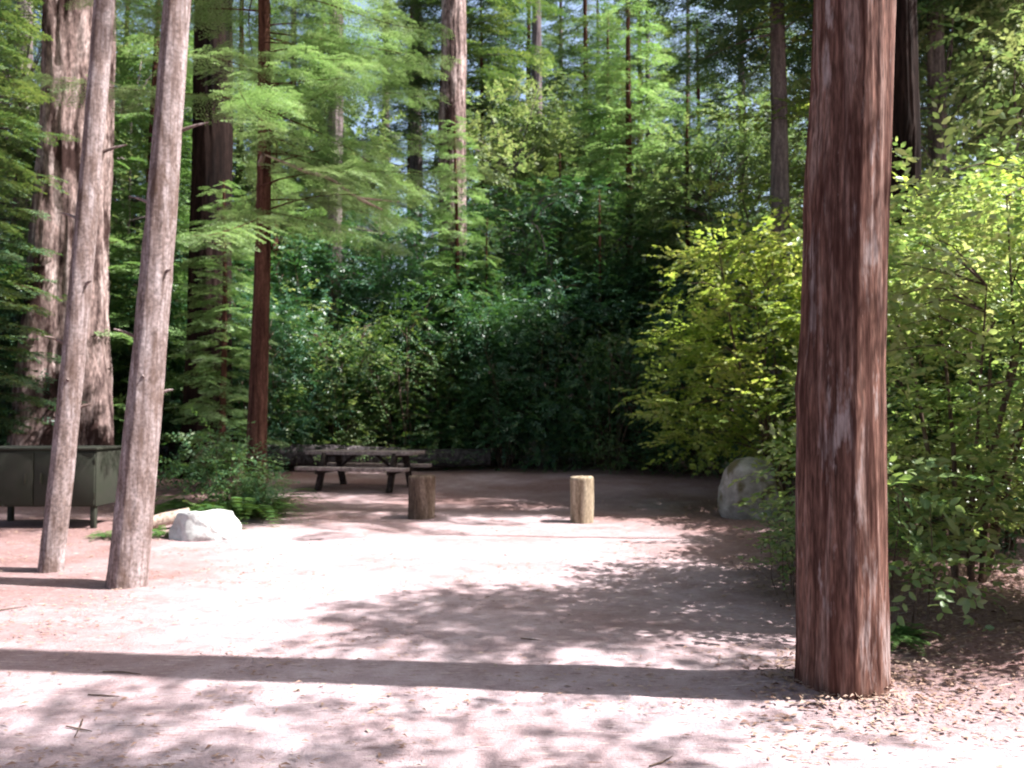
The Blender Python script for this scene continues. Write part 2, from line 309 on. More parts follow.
def paint_mat(name, c, rough=0.5, metal=0.0, wear=(0.022, 0.02, 0.014)):
    m, nt, ns, L = mat_new(name)
    out = N(nt, 'ShaderNodeOutputMaterial'); p = N(nt, 'ShaderNodeBsdfPrincipled'); p.inputs['Roughness'].default_value = rough; p.inputs['Metallic'].default_value = metal
    tc = N(nt, 'ShaderNodeTexCoord'); n = N(nt, 'ShaderNodeTexNoise'); n.inputs['Scale'].default_value = 5; n.inputs['Detail'].default_value = 8; n.inputs['Roughness'].default_value = 0.7; L.new(tc.outputs['Object'], n.inputs['Vector'])
    r = ramp(nt, [(0.42, c), (0.72, wear)]); L.new(n.outputs['Fac'], r.inputs[0]); L.new(r.outputs[0], p.inputs['Base Color'])
    bp = N(nt, 'ShaderNodeBump'); bp.inputs['Strength'].default_value = 0.15; bp.inputs['Distance'].default_value = 0.01; L.new(n.outputs['Fac'], bp.inputs['Height']); L.new(bp.outputs[0], p.inputs['Normal'])
    L.new(p.outputs[0], out.inputs['Surface']); return m
M['ground'] = ground_mat()
M['rockwhite'] = rock_mat('white_rock', (0.24, 0.235, 0.23), (0.46, 0.465, 0.46), (0.62, 0.63, 0.61))
M['rockgrey'] = rock_mat('grey_rock', (0.12, 0.11, 0.10), (0.27, 0.25, 0.235), (0.44, 0.42, 0.40), moss=(0.10, 0.085, 0.04))
M['locker'] = paint_mat('olive_paint', (0.014, 0.017, 0.008), 0.85)
M['lockerdoor'] = paint_mat('olive_door_paint', (0.015, 0.018, 0.009), 0.85)
M['steel'] = paint_mat('dull_steel', (0.03, 0.033, 0.02), 0.5, 0.5, wear=(0.05, 0.04, 0.035))

# ---------------------------------------------------------------- leaf templates (x forward, z up)
def leaf_quads(o, d, n, ln, w, fold=0.25):
    """pointed leaf: 6 verts, 2 quads; o base, d direction, n normal"""
    d = d / np.linalg.norm(d); s = np.cross(n, d); s /= np.linalg.norm(s) + 1e-9; n = np.cross(d, s)
    v = [o, o + d * ln]
    for sg in (1, -1):
        v += [o + d * ln * 0.3 + s * sg * w * 0.5 + n * fold * w * 0.5, o + d * ln * 0.68 + s * sg * w * 0.42 + n * fold * w * 0.45]
    return np.array(v), np.array([[0, 2, 3, 1], [0, 1, 5, 4]])
def T_broad(nl, L_, leaf, wr, seed, lobed=False):
    r = np.random.default_rng(seed); b = QB()
    for i in range(nl):
        t = (i + 0.6) / nl
        pos = np.array([t * L_, 0.03 * L_ * math.sin(t * 5), -0.12 * L_ * t * t])
        sg = 1 if i % 2 else -1
        ang = sg * R(r.uniform(30, 75)) * (1 - 0.6 * (t > 0.9))
        d = np.array([math.cos(ang), math.sin(ang), r.uniform(-0.45, 0.15)])
        n = np.array([r.normal(0, 0.35), r.normal(0, 0.35), 1.0])
        l = leaf * r.uniform(0.65, 1.15)
        if lobed:
            for k, (da, ls) in enumerate(((0, 1), (0.85, 0.75), (-0.85, 0.75))):
                dd = rotz(da) @ d; v, f = leaf_quads(pos + d * 0.03, dd, n, l * ls, l * 0.42); b.add(v, f)
        else:
            v, f = leaf_quads(pos, d, n, l, l * wr); b.add(v, f)
    return b.arrays()
def T_conifer(L_, nt_, per, nl, nw, seed):
    """flat frond: side twigs each carrying narrow needle blades"""
    r = np.random.default_rng(seed); b = QB()
    for i in range(nt_):
        t = (i + 0.5) / nt_; base = np.array([t * L_, 0, -0.16 * L_ * t * t])
        for sg in (1, -1):
            tl = L_ * 0.42 * (1 - t) ** 0.6 * r.uniform(0.75, 1.1) + 0.05
            a = sg * R(r.uniform(42, 62))
            d = np.array([math.cos(a), math.sin(a), r.uniform(-0.25, 0.02)])
            for k in range(per):
                u = (k + 0.4) / per
                o = base + d * tl * u + np.array([0, 0, -0.1 * tl * u * u])
                for s2 in (1, -1):
                    a2 = a + s2 * R(r.uniform(25, 60)); dd = np.array([math.cos(a2), math.sin(a2), r.uniform(-0.3, 0.2)])
                    n = np.array([r.normal(0, .3), r.normal(0, .3), 1])
                    dd = dd / np.linalg.norm(dd); s = np.cross(n, dd); s /= np.linalg.norm(s)
                    l = nl * r.uniform(.7, 1.2)
                    b.add([o, o + dd * l * .5 + s * nw / 2, o + dd * l, o + dd * l * .5 - s * nw / 2], [[0, 1, 2, 3]])
    return b.arrays()
def place(tv, tf, P, D, U, S):
    P = np.asarray(P); D = np.asarray(D, float); U = np.asarray(U, float); S = np.asarray(S)
    D = D / (np.linalg.norm(D, axis=1)[:, None] + 1e-9)
    Sd = np.cross(U, D); Sd /= np.linalg.norm(Sd, axis=1)[:, None] + 1e-9
    Uu = np.cross(D, Sd)
    B = np.stack([D, Sd, Uu], 1)  # k,3,3 rows
    v = np.einsum('nj,kjc->knc', tv, B) * S[:, None, None] + P[:, None]
    k, n = len(P), len(tv)
    f = (tf[None] + (np.arange(k) * n)[:, None, None]).reshape(-1, 4)
    return v.reshape(-1, 3), f
def build_sprays(name, tmpls, P, D, U, S, mat, r=rng):
    b = QB(); P = np.asarray(P); idx = r.integers(0, len(tmpls), len(P))
    for k, (tv, tf) in enumerate(tmpls):
        m = idx == k
        if m.any(): b.add(*place(tv, tf, P[m], np.asarray(D)[m], np.asarray(U)[m], np.asarray(S)[m]))
    return mesh_from(name, *b.arrays(), mat)

TB_small = [T_broad(12, 0.34, 0.055, 0.5, s) for s in (1, 2, 3)]
TB_bay = [T_broad(11, 0.42, 0.10, 0.34, s) for s in (4, 5, 6)]
TB_maple = [T_broad(7, 0.40, 0.105, 0.5, s, lobed=True) for s in (7, 8, 9)]
TB_mixed = [T_broad(9, 0.36, 0.088, 0.5, s) for s in (14, 15)] + [T_broad(6, 0.38, 0.09, 0.5, 16, lobed=True)]
TB_pale = [T_broad(9, 0.55, 0.14, 0.55, s) for s in (17, 18, 19)]
TC_fine = [T_conifer(0.55, 11, 4, 0.045, 0.013, s) for s in (10, 11)]
TC_far = [T_conifer(0.9, 7, 3, 0.15, 0.05, s) for s in (12, 13)]

# ---------------------------------------------------------------- plant generators
def clump_crown(centres, radii, dens, r, flat=0.6):
    P = []; D = []; U = []; S = []
    for c, cr in zip(centres, radii):
        k = max(4, int(dens * cr * cr))
        d = r.normal(size=(k, 3)); d /= np.linalg.norm(d, axis=1)[:, None]
        rr = cr * r.uniform(0.25, 1, k) ** 0.6
        p = np.array(c) + d * rr[:, None] * np.array([1, 1, flat])
        out = d * np.array([1, 1, 0.35]) + r.normal(0, 0.3, (k, 3)) + np.array([0, 0, -0.05])
        u = np.array([0, 0, 1.0]) + d * 0.35 + r.normal(0, 0.25, (k, 3))
        P.append(p); D.append(out); U.append(u); S.append(r.uniform(0.75, 1.25, k))
    return map(np.concatenate, (P, D, U, S))
def shrub(name, h, w, nst, ncl, cr, dens, tm, mat, seed, low=0.12, bark='twig', sr=0.022, shape=1.0, part='foliage', flat=0.6):
    r = np.random.default_rng(seed); root = empty(name)
    b = QB(); C = []; CR = []
    stems = []
    for i in range(nst):
        a = r.uniform(0, 2 * math.pi); l = r.uniform(0.15, 0.75) * w / 2; hh = h * r.uniform(0.65, 0.95)
        p0 = np.array([math.cos(a) * 0.12, math.sin(a) * 0.12, -0.05]); p3 = np.array([math.cos(a) * l, math.sin(a) * l, hh])
        p1 = p0 + np.array([math.cos(a) * l * 0.2, math.sin(a) * l * 0.2, hh * 0.35]) + r.normal(0, .06, 3); p2 = p0 * 0.4 + p3 * 0.6 + r.normal(0, .1, 3)
        q, rr = resample([p0, p1, p2, p3], [sr * 1.2, sr, sr * 0.6, sr * 0.25], 14); tube(b, q, rr, 6); stems.append(q)
    S_ = np.concatenate(stems)
    for i in range(ncl):
        for _ in range(30):
            z = r.uniform(low, 1); a = r.uniform(0, 2 * math.pi)
            prof = math.sqrt(max(0.02, 1 - abs((z - 0.5 * shape) / (1.08 - 0.5 * shape if z > 0.5 * shape else 0.75)) ** 2.2))
            prof *= 0.8 + 0.35 * math.sin(3 * a + seed) * math.sin(5 * z + seed)
            rad = w / 2 * prof * r.uniform(0.25, 1) ** 0.5
            c = np.array([math.cos(a) * rad, math.sin(a) * rad, z * h])
            break
        C.append(c); CR.append(cr * r.uniform(0.6, 1.25))
        d = np.linalg.norm(S_ - c, axis=1) + np.where(S_[:, 2] > c[2], 1.5, 0); q = S_[d.argmin()]
        mid = (q + c) / 2 + np.array([0, 0, 0.12]) + r.normal(0, 0.05, 3)
        tube(b, [q, mid, c], [sr * 0.45, sr * 0.3, sr * 0.12], 4, n=6)
    P, D, U, S = clump_crown(C, CR, dens, r, flat)
    link('stem', mesh_from('stem', *b.arrays(), M[bark]), root)
    link(part, build_sprays('foliage', tm, P, D, U, S, M[mat], r), root)
    return root

def conifer(name, H, r0, z0, Lmax, nbr, tm, mat, bark, seed, lean=(0, 0), droop=0.25, spr=0.30, sscale=1.0, amp=0.02, ns=28, nr=60, Lmin=0.4, topz=1.0, profile=None, flare=0.35, azfn=None):
    r = np.random.default_rng(seed); root = empty(name); b = QB()
    pts = []; rad = []
    for i in range(8):
        t = i / 7; pts.append([lean[0] * t + 0.08 * math.sin(t * 5 + seed), lean[1] * t, -0.25 + (H + 0.25) * t]); rad.append(r0 * (1 - 0.9 * t) + 0.02)
    q, rr = resample(pts, rad, nr)
    tube(b, q, rr, ns, disp=bark_disp(amp, kf=2.2 / r0, kz=0.5, lump=0.05, flare=flare, fh=0.5 + r0, seed=seed))
    P = []; D = []; U = []; S = []
    for i in range(nbr):
        u = (i + r.uniform(0, 1)) / nbr; z = z0 + (H * topz - z0) * u
        k = np.interp(z, q[:, 2], np.arange(len(q))); k0 = int(k); base = q[min(k0, len(q) - 1)].copy(); base[2] = z
        a = i * 2.39996 + r.normal(0, 0.35)
        if azfn is not None: a = azfn(i, u, r)
        L_ = (profile(u) if profile else (Lmin + (Lmax - Lmin) * (1 - u) ** 0.75 * (0.55 + 0.45 * min(1, u * 6)))) * r.uniform(0.7, 1.15)
        up = r.uniform(-0.15, 0.25)
        ts = np.linspace(0, 1, 9); dirv = np.array([math.cos(a), math.sin(a), 0]); side = np.array([-math.sin(a), math.cos(a), 0])
        pp = base + dirv * (L_ * ts)[:, None] + np.array([0, 0, 1]) * ((up * ts - droop * ts ** 1.8 + 0.08 * ts ** 6) * L_)[:, None] + side * (0.06 * L_ * np.sin(ts * 4 + i))[:, None]
        br = max(0.008, r0 * 0.10 * min(1, L_ / 2.5)); tube(b, pp, br * (1 - 0.85 * ts), 5)
        n = max(3, int(L_ / (spr * 0.5)))
        for j in range(n):
            t = 0.18 + 0.82 * (j + r.uniform(0, 1)) / n; p = np.array([np.interp(t, ts, pp[:, k_]) for k_ in range(3)])
            sg = 1 if j % 2 else -1; ang = sg * R(r.uniform(28, 65)) * (0.25 if t > 0.93 else 1)
            d = dirv * math.cos(ang) + side * math.sin(ang) + np.array([0, 0, -droop * 0.9 * t + r.normal(0, 0.12)])
            P.append(p + r.normal(0, 0.03, 3)); D.append(d); U.append(np.array([0, 0, 1.0]) + r.normal(0, 0.25, 3)); S.append(sscale * (0.65 + 0.5 * (1 - t)) * r.uniform(0.8, 1.2) * min(1, 0.55 + L_ / Lmax))
    link('trunk', mesh_from('trunk', *b.arrays(), M[bark]), root)
    link('crown', build_sprays('crown', tm, P, D, U, S, M[mat], r), root)
    return root

def bare_trunk(name, pts, rad, bark, seed, ns=64, nr=200, crown=None, stubs=(), **bd):
    """pts given relative to the base; returns root Empty with a trunk child"""
    root = empty(name); b = QB(); q, rr = resample(pts, rad, nr)
    tube(b, q, rr, ns, disp=bark_disp(seed=seed, **bd))
    for zz, aa, ll in stubs:
        c = np.array([np.interp(zz, q[:, 2], q[:, k]) for k in range(3)]); c[2] = zz; d = np.array([math.cos(aa), math.sin(aa), .35]); r_ = float(np.interp(zz, q[:, 2], rr))
        tube(b, [c + d * r_ * .7, c + d * (r_ + ll * .5) + [0, 0, .01], c + d * (r_ + ll)], [.022, .014, .006], 7)
    if crown: add_high_crown(root, b, *crown[0], **crown[1])
    link('trunk', mesh_from('trunk', *b.arrays(), M[bark]), root)
    return root
def add_high_crown(root, b, off, z0, z1, w, n, seed, mat='conifer', tm=None, dens=10, lr=.05):
    """foliage carried by limbs high on an existing trunk"""
    r = np.random.default_rng(seed); C = []; CR = []
    for i in range(n):
        u = r.uniform(0, 1); z = z0 + (z1 - z0) * u; a = r.uniform(0, 6.283); rad = w / 2 * (1 - 0.7 * u) * r.uniform(0.3, 1)
        ax = np.array([off[0] * z, off[1] * z, 0]); c = ax + np.array([math.cos(a) * rad, math.sin(a) * rad, z])
        C.append(c); CR.append(r.uniform(0.5, 1.0)); tube(b, [ax + [0, 0, z + 0.1], (ax + [0, 0, z] + c) / 2 + [0, 0, .15], c], [lr, lr * .7, lr * .24], 5, n=6)
    P, D, U, S = clump_crown(C, CR, dens, r, 0.4)
    link('crown', build_sprays('crown', tm or TC_far, P, D, U, S, M[mat], r), root)

def put(o, x, y, rz=0.0, s=1.0, sz=None, dz=0.0):
    o.location = (x, y, gh(x, y) + dz); o.rotation_euler = (0, 0, rz); o.scale = (s, s, sz if sz else s); return o

# ---------------------------------------------------------------- ground
def spaced(lo, hi, n, k, c=0.0):
    u = np.linspace(-1, 1, n); v = np.sinh(u * k) / math.sinh(k)
    return np.where(v < 0, c + v * (c - lo), c + v * (hi - c))
gx = spaced(-260, 260, 340, 6.2); gy = spaced(-120, 330, 340, 6.0, 6.0)
GX, GY = np.meshgrid(gx, gy); GZ = ground_h(GX, GY)
nx = len(gx); ii = (np.arange(len(gy) - 1)[:, None] * nx + np.arange(nx - 1)[None]).ravel()
g = link('ground', mesh_from('ground', np.stack([GX, GY, GZ], -1).reshape(-1, 3), np.stack([ii, ii + 1, ii + nx + 1, ii + nx], -1), M['ground']))
tag(g, 'dusty pinkish forest floor of the campsite', kind='structure')

# leaf litter
def litter():
    b = QB(); n = 42000; r = rng
    y = 2.6 + 15 * r.uniform(0, 1, n) ** 1.4; half = 0.72 * y + 0.6; x = r.uniform(-1, 1, n) * half
    dens = 0.22 + 0.8 * np.clip((np.abs(x + 0.4) - 1.0) / 2.2, 0, 1); dens *= 0.12 + 1.6 * np.clip(fbm(np.stack([x * 1.4, y * 2.2, x * 0], -1), 3) * 3 + .3, 0, 1)
    keep = r.uniform(0, 1, n) < dens; x, y = x[keep], y[keep]; n = len(x); z = ground_h(x, y) + r.uniform(0.004, 0.016, n)
    a = r.uniform(0, math.pi, n); a = np.where(r.uniform(0, 1, n) < 0.6, r.normal(-0.1, 0.5, n), a)
    tv = np.array([[-.5, 0, 0], [0.05, .5, 0.12], [.5, 0, 0.0], [-0.05, -.5, 0.05]])
    l = r.uniform(0.012, 0.06, n); w = l * r.uniform(0.06, 0.35, n)
    V = tv[None] * np.stack([l, w, l], -1)[:, None]; V[..., 2] *= r.uniform(-0.2, 2.0, n)[:, None]
    c, s = np.cos(a)[:, None], np.sin(a)[:, None]; Vx = V[..., 0] * c - V[..., 1] * s; Vy = V[..., 0] * s + V[..., 1] * c
    V = np.stack([Vx + x[:, None], Vy + y[:, None], V[..., 2] + z[:, None]], -1)
    b.add(V, np.arange(n * 4).reshape(-1, 4))
    # thicker duff on the bank and round the foot of the front redwood
    n = 8000; x = r.uniform(2.25, 5.2, n); y = r.uniform(4.2, 9, n); k = n // 8; th = r.uniform(0, 6.283, k); q = .24 + np.abs(r.normal(0, .22, k)); x[:k] = 1.93 + q * np.cos(th); y[:k] = 4.75 + q * np.sin(th)
    z = ground_h(x, y) + r.uniform(.006, .03, n); a = r.uniform(0, 3.14, n); l = r.uniform(.015, .06, n); w = l * r.uniform(.12, .5, n)
    V = tv[None] * np.stack([l, w, l], -1)[:, None]; V[..., 2] *= r.uniform(-1, 3.0, n)[:, None]
    c, s = np.cos(a)[:, None], np.sin(a)[:, None]; Vx = V[..., 0] * c - V[..., 1] * s; Vy = V[..., 0] * s + V[..., 1] * c
    b.add(np.stack([Vx + x[:, None], Vy + y[:, None], V[..., 2] + z[:, None]], -1), np.arange(n * 4).reshape(-1, 4))
    return b.arrays()
lo = link('leaf_litter', mesh_from('leaf_litter', *litter(), M['litter'])); tag(lo, 'scattered fallen needles and dry leaves on the dusty ground', 'leaf litter', kind='stuff')
# twigs
b = QB()
for i in range(45):
    y = 2.6 + 11 * random.random() ** 1.5; x = random.uniform(-.72, .72) * y; a = random.gauss(0, 0.6); l = random.uniform(.07, .3)
    if abs(x + .4) < 1.4 and random.random() < .55: continue
    p = [[x + l * t * math.cos(a) + random.gauss(0, .008), y + l * t * math.sin(a) + random.gauss(0, .008), gh(x + l * t * math.cos(a), y + l * t * math.sin(a)) + .008] for t in (-.5, 0, .5)]
    tube(b, p, [.004, .005, .002], 4)
o = link('fallen_twigs', mesh_from('fallen_twigs', *b.arrays(), M['twig'])); tag(o, 'thin dry twigs strewn over the forest floor', 'twigs', kind='stuff')

# ---------------------------------------------------------------- hero trunks
# big redwood at right
bx, by = X(836, 4.75), 4.75
def rel(px, py, Y, b0): p = at(px, py, Y); return [p[0] - b0[0], p[1] - b0[1], p[2] - b0[2]]
b0 = np.array([bx, by, 0.0])
pts = [[0, 0, -0.3], rel(836, 560, by, b0), rel(841, 384, by, b0), rel(847, 200, by, b0), rel(855, 0, by, b0)]
top = np.array(pts[-1]); dirn = (top - np.array(pts[2])); dirn /= dirn[2]
pts += [list(top + dirn * 6), list(top + dirn * 14), list(top + dirn * 22)]
t_ = bare_trunk('redwood_tree', pts, [0.248, 0.24, 0.232, 0.226, 0.216, 0.19, 0.13, 0.04], 'redwood', 3.1, ns=150, nr=620, facet=(4, R(85), .38), amp=0.019, kf=8, kz=0.35, lump=0.06, flare=0.14, fh=0.16, crown=(((dirn[0], 0), 17, 25, 4.5, 30, 21), {}))
t_.location = (bx, by, gh(bx, by)); tag(t_, 'thick reddish redwood trunk standing alone at the right front, sunlit down its right side', 'tree')
# left pair
def leaner(px0, py0, Y, w0, p1, w1, label, seed):
    b0 = np.array([X(px0, Y), Y, 0.0])
    xs = [px0, px0 + (p1 - px0) * .25, px0 + (p1 - px0) * .52, px0 + (p1 - px0) * .78, p1]; ys = [py0 + 20, 440, 295, 150, 0]
    pts = [[0, 0, -0.2]] + [rel(x_, y_, Y, b0) for x_, y_ in list(zip(xs, ys))[1:]]
    top = np.array(pts[-1]); d = top - np.array(pts[-3]); d /= d[2]; pts += [list(top + d * 5), list(top + d * 11)]
    k = Y / F / 2
    t = bare_trunk('leaning_tree', pts, [w0 * k * .95, (w0 * .7 + w1 * .3) * k * .92, (w0 + w1) / 2 * k * .9, w1 * k * .95, w1 * k * .95, w1 * k * .7, .03], 'palebark', seed, stubs=[(1.35 + seed * .05, .2, .10), (2.3, -2.6, .16), (2.9, -.5, .07), (3.6, 2.9, .22), (1.9, -1.3, .03), (4.3, .1, .25)], ns=72, nr=300, facet=(4, R(86), .28), amp=0.006, kf=14, kz=2.5, lump=0.10, flare=0.10, fh=0.15, crown=(((d[0], 0), 12, 16, 2.5, 12, int(seed * 3)), {})); t.location = (b0[0], Y, gh(b0[0], Y)); tag(t, label, 'tree')
leaner(53, 573, 8.25, 26, 104, 21, 'thinner of the two pale leaning trees at front left, before the olive locker', 5.5)
leaner(129, 587, 7.6, 38, 177, 30, 'thicker of the two pale leaning trees at front left, nearer the white rock', 8.2)

# far-left giants
def giant(px, Y, w_top, label, seed, bark='oldbark', amp=0.035, flare=0.45, fh=1.6, lean=0.0, H=34, crown=(16, 32, 7, 60), name='giant_redwood', facet=None):
    x = X(px, Y); k = Y / F / 2; r0 = w_top * k * 0.93
    pts = [[0, 0, -.3], [lean * .3, 0, 4], [lean * .6, 0, 9], [lean, 0, 16], [lean, 0, H]]
    t = bare_trunk(name, pts, [r0 * 1.15, r0 * 1.05, r0, r0 * .85, r0 * .15], bark, seed, ns=110, nr=300, amp=amp, kf=3.0 / r0 * 1.6, kz=0.35, lump=0.1, flare=flare, fh=fh, lobes=8, facet=facet, crown=(((0, 0), *crown, int(seed * 7)), {}) if crown else None)
    t.location = (x, Y, gh(x, Y)); tag(t, label, 'tree'); return t
giant(64, 18.2, 70, 'massive old redwood at far left behind the locker, pale flaky bark on its sunlit side', 4.4, amp=0.07, lean=.25, flare=.5, fh=3.2, facet=(4, R(72), .45), crown=(22, 33, 6, 24))
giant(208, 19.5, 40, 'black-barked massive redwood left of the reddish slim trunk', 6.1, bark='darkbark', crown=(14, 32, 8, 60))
giant(452, 27, 29, 'tall redwood with pale sunlit upper trunk above the picnic table', 7.7, bark='oldbark', flare=0.2, crown=(20, 34, 7, 50))
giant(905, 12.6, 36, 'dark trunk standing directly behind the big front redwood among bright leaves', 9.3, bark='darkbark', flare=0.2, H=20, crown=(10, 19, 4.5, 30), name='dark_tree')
giant(537, 38, 13, 'thin straight dark trunk against the sky above the clearing', 12.9, bark='greybark', flare=0.1, crown=(24, 34, 5, 30), name='thin_tree')
giant(415, 36, 13, 'thin dark trunk just left of the pale-topped redwood', 13.7, bark='greybark', flare=0.1, crown=(24, 34, 5, 30), name='thin_tree')
giant(384, 44, 9, 'very thin distant trunk between sky gaps above the picnic table', 14.2, bark='greybark', flare=0.1, crown=(25, 34, 5, 20), name='thin_tree')
giant(16, 30, 17, 'distant grey trunk at the top left corner', 15.6, bark='greybark', flare=0.1, crown=(22, 34, 5, 30), name='grey_tree')
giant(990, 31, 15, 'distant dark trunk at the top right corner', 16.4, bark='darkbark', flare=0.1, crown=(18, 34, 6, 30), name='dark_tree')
giant(333, 25, 15, 'greyish trunk half hidden behind the sunlit fir boughs', 17.4, bark='greybark', flare=0.1, crown=(18, 30, 6, 40), name='grey_tree')

# fir with sunlit boughs
def az_right(i, u, r): return r.normal(-0.25, 1.25) if r.uniform() < .75 else r.uniform(0, 6.28)
fx, fy = X(257, 14.2), 14.2
fir = conifer('fir_tree', 15, 0.16, 5.0, 3.6, 74, TC_fine, 'fir', 'redbark', 31, droop=0.26, spr=0.17, sscale=1.25, amp=0.01, ns=48, nr=140, azfn=az_right, profile=lambda u: 3.2 * (1 - u) ** 0.6 + 0.5)
put(fir, fx, fy); tag(fir, 'slim red-barked fir with sunlit feathery boughs reaching over the picnic table', 'tree')
b = QB(); p0 = at(308, 172, 13.0) - np.array([fx, fy, gh(fx, fy)])
for q in ([(0, 0), (22, -6), (50, -26), (92, -30)], [(50, -26), (75, -38)], [(0, 0), (-45, 18)]):
    k = 13.0 / F; tube(b, [p0 + np.array([a_ * k, 0.02 * a_ * k, c_ * k]) for a_, c_ in q], np.linspace(.035, .012, len(q)), 6, n=12)
tube(b, [np.array([0, 0, p0[2] + .5]), p0 + np.array([-45 * 13 / F, 0, 18 * 13 / F])], [.05, .036], 6, n=8)
link('bare_branch', mesh_from('bare_branch', *b.arrays(), M['deadwood']), fir)['label'] = 'bare pale curving branch'

# ---------------------------------------------------------------- prototypes of forest plants
con_a = conifer('conifer', 26, 0.26, 4.0, 3.4, 110, TC_far, 'conifer', 'greybark', 41, droop=0.3, spr=0.5, sscale=1.15)
con_b = conifer('conifer', 20, 0.20, 2.0, 3.0, 100, TC_far, 'conifer', 'redbark', 42, droop=0.2, spr=0.45, sscale=1.1)
con_c = conifer('conifer', 12, 0.12, 0.8, 2.4, 90, TC_far, 'fir', 'redbark', 43, droop=0.22, spr=0.36, sscale=0.85)
con_h = conifer('tall_conifer', 32, 0.34, 14.0, 4.6, 110, TC_far, 'conifer', 'greybark', 44, droop=0.25, spr=0.5, sscale=1.35)
bay = shrub('bay_tree', 8.5, 5.4, 7, 150, 0.75, 62, TB_bay, 'bay', 51, low=0.06, bark='greybark', sr=0.06, part='crown')
pale = shrub('pale_leaved_tree', 13, 7.5, 6, 150, 1.1, 30, TB_pale, 'pale', 52, low=0.18, bark='greybark', sr=0.09, part='crown', flat=0.45)
huck1 = shrub('huckleberry_shrub', 2.8, 3.2, 10, 70, 0.5, 95, TB_small, 'huck', 61, low=0.05)
huck2 = shrub('huckleberry_shrub', 4.0, 3.4, 9, 90, 0.55, 80, TB_bay, 'bay', 62, low=0.05)
huck3 = shrub('light_shrub', 3.6, 3.4, 9, 70, 0.55, 60, TB_mixed, 'mixed', 63, low=0.05)  # brighter leaves stand in for sun patches on the shaded thicket
map3 = shrub('low_bush', 1.05, 1.1, 9, 30, 0.2, 330, TB_small, 'huck', 64, low=0.05, sr=.01)
map1 = shrub('maple_shrub', 4.2, 3.8, 9, 85, 0.55, 60, TB_maple, 'maple', 71, low=0.2, sr=0.03, flat=0.4)
map2 = shrub('leafy_shrub', 3.6, 3.2, 10, 85, 0.5, 90, TB_mixed, 'mixed', 72, low=0.14, sr=0.022)
used = set()
def inst(proto, x, y, rz, s, label, cat, group=None, sz=None, name=None):
    if proto.name not in used: used.add(proto.name); o = proto
    else: o = copy_tree(proto)
    put(o, x, y, rz, s, sz); tag(o, label, cat, group)
    return o

# bright shrubs at right
inst(map2, X(965, 7.1), 7.1, 0.3, 0.98, 'large leafy shrub filling the right edge behind the front redwood', 'shrub')
inst(map2, 4.75, 5.5, 2.1, .72, 'leafy shrub leaning in from outside the right edge', 'shrub')  # stays out of view, put there to throw shade on the bank
inst(map2, X(962, 8.9), 8.9, 4.0, 0.85, 'leafy shrub just right of the front redwood with drooping pale twigs', 'shrub')
inst(map1, X(1020, 10.0), 10.0, 1.0, 1.0, 'yellow-green maple shrub above the leafy shrubs at right', 'shrub')
inst(map1, X(772, 13.9), 13.9, 0.0, 1.12, 'glowing yellow-green maple shrub left of the front redwood above the grey boulder', 'shrub')
inst(map1, X(948, 12.0), 12.0, 2.6, .95, 'yellow-green maple shrub partly hidden by the front redwood', 'shrub')
inst(map1, X(1010, 12.6), 12.6, 3.3, 1.25, 'tall pale maple shrub high at the right edge', 'shrub')
inst(map3, X(805, 8.0), 8.0, 1.5, 0.6, 'low green bush crowding the left foot of the front redwood', 'bush')

inst(huck2, X(1000, 8.8), 8.8, .7, .66, 'dark low shrub in the deep shade beneath the leafy shrubs at the right edge', 'shrub')  # this and the next dark shrub are filled in to darken the understory
inst(huck2, X(915, 9.6), 9.6, 2.7, .5, 'dark low shrub right of the front redwood, behind the drooping leaves', 'shrub')
# dark understory behind the clearing
hz = [(300, 20, huck1, 1.25), (345, 19.6, huck3, .95), (300, 22, huck3, 1.25), (405, 19.6, huck1, 1.3), (445, 20.5, huck2, 1.1), (505, 19.5, huck2, 1.0), (560, 20.3, huck2, 1.15),
      (610, 18.6, huck1, 1.1), (655, 18.6, huck1, 1.15), (700, 17.8, huck2, 0.95), (722, 17.2, huck1, 1.0), (330, 22.5, huck2, 1.5), (640, 21.5, huck2, 1.3),
      (255, 21, huck2, 1.1), (165, 22, huck2, 1.2), (10, 21, huck2, 1.3), (125, 24, huck2, 1.5), (230, 25, huck2, 1.5), (820, 15.8, huck2, 1.0), (60, 25, huck2, 1.6), (460, 25, huck2, 1.5), (760, 21, huck2, 1.5), (880, 18, huck2, 1.4), (980, 17, huck2, 1.3), (-40, 18, huck2, 1.3)]
for i, (px, Y, pr, s) in enumerate(hz):
    if 280 < px < 740 and Y < 24: Y += 2.6; s *= 1.12
    small = pr is huck1; light = pr is huck3
    if light: inst(pr, X(px, Y), Y, i * 1.7, s, ['lighter leafy shrub behind the left end of the fallen log', 'taller light-leaved shrub between the red-barked fir and the picnic table'][int(Y > 23)], 'shrub'); continue
    inst(pr, X(px, Y), Y, i * 1.7, s, 'round small-leaved bush at the dim rear edge of the clearing' if small else 'dark glossy-leaved shrub in the dense thicket behind the clearing', 'shrub',
         'small-leaved bushes at the rear edge' if small else 'dark shrubs in the thicket')
inst(bay, X(588, 25), 25, 0.4, 1.0, 'bushy dark green tree in the middle behind the right wooden post', 'tree')
inst(bay, X(500, 26.5), 26.5, 2.2, 1.0, 'bushy dark tree right of the pale-topped redwood', 'tree')
inst(bay, X(672, 26), 26, 3.9, 0.95, 'bushy dark tree left of the glowing maple shrub', 'tree')
inst(bay, X(385, 26), 26, 5.1, 0.95, 'bushy tree behind the picnic table and the long log', 'tree')
inst(bay, X(150, 27), 27, 5.1, 1.0, 'bushy dark tree seen between the leaning tree and the black-barked redwood', 'tree')
inst(con_b, X(560, 27), 27, 0.4, .52, 'dark young conifer rising just behind the bushy trees in the middle', 'tree')
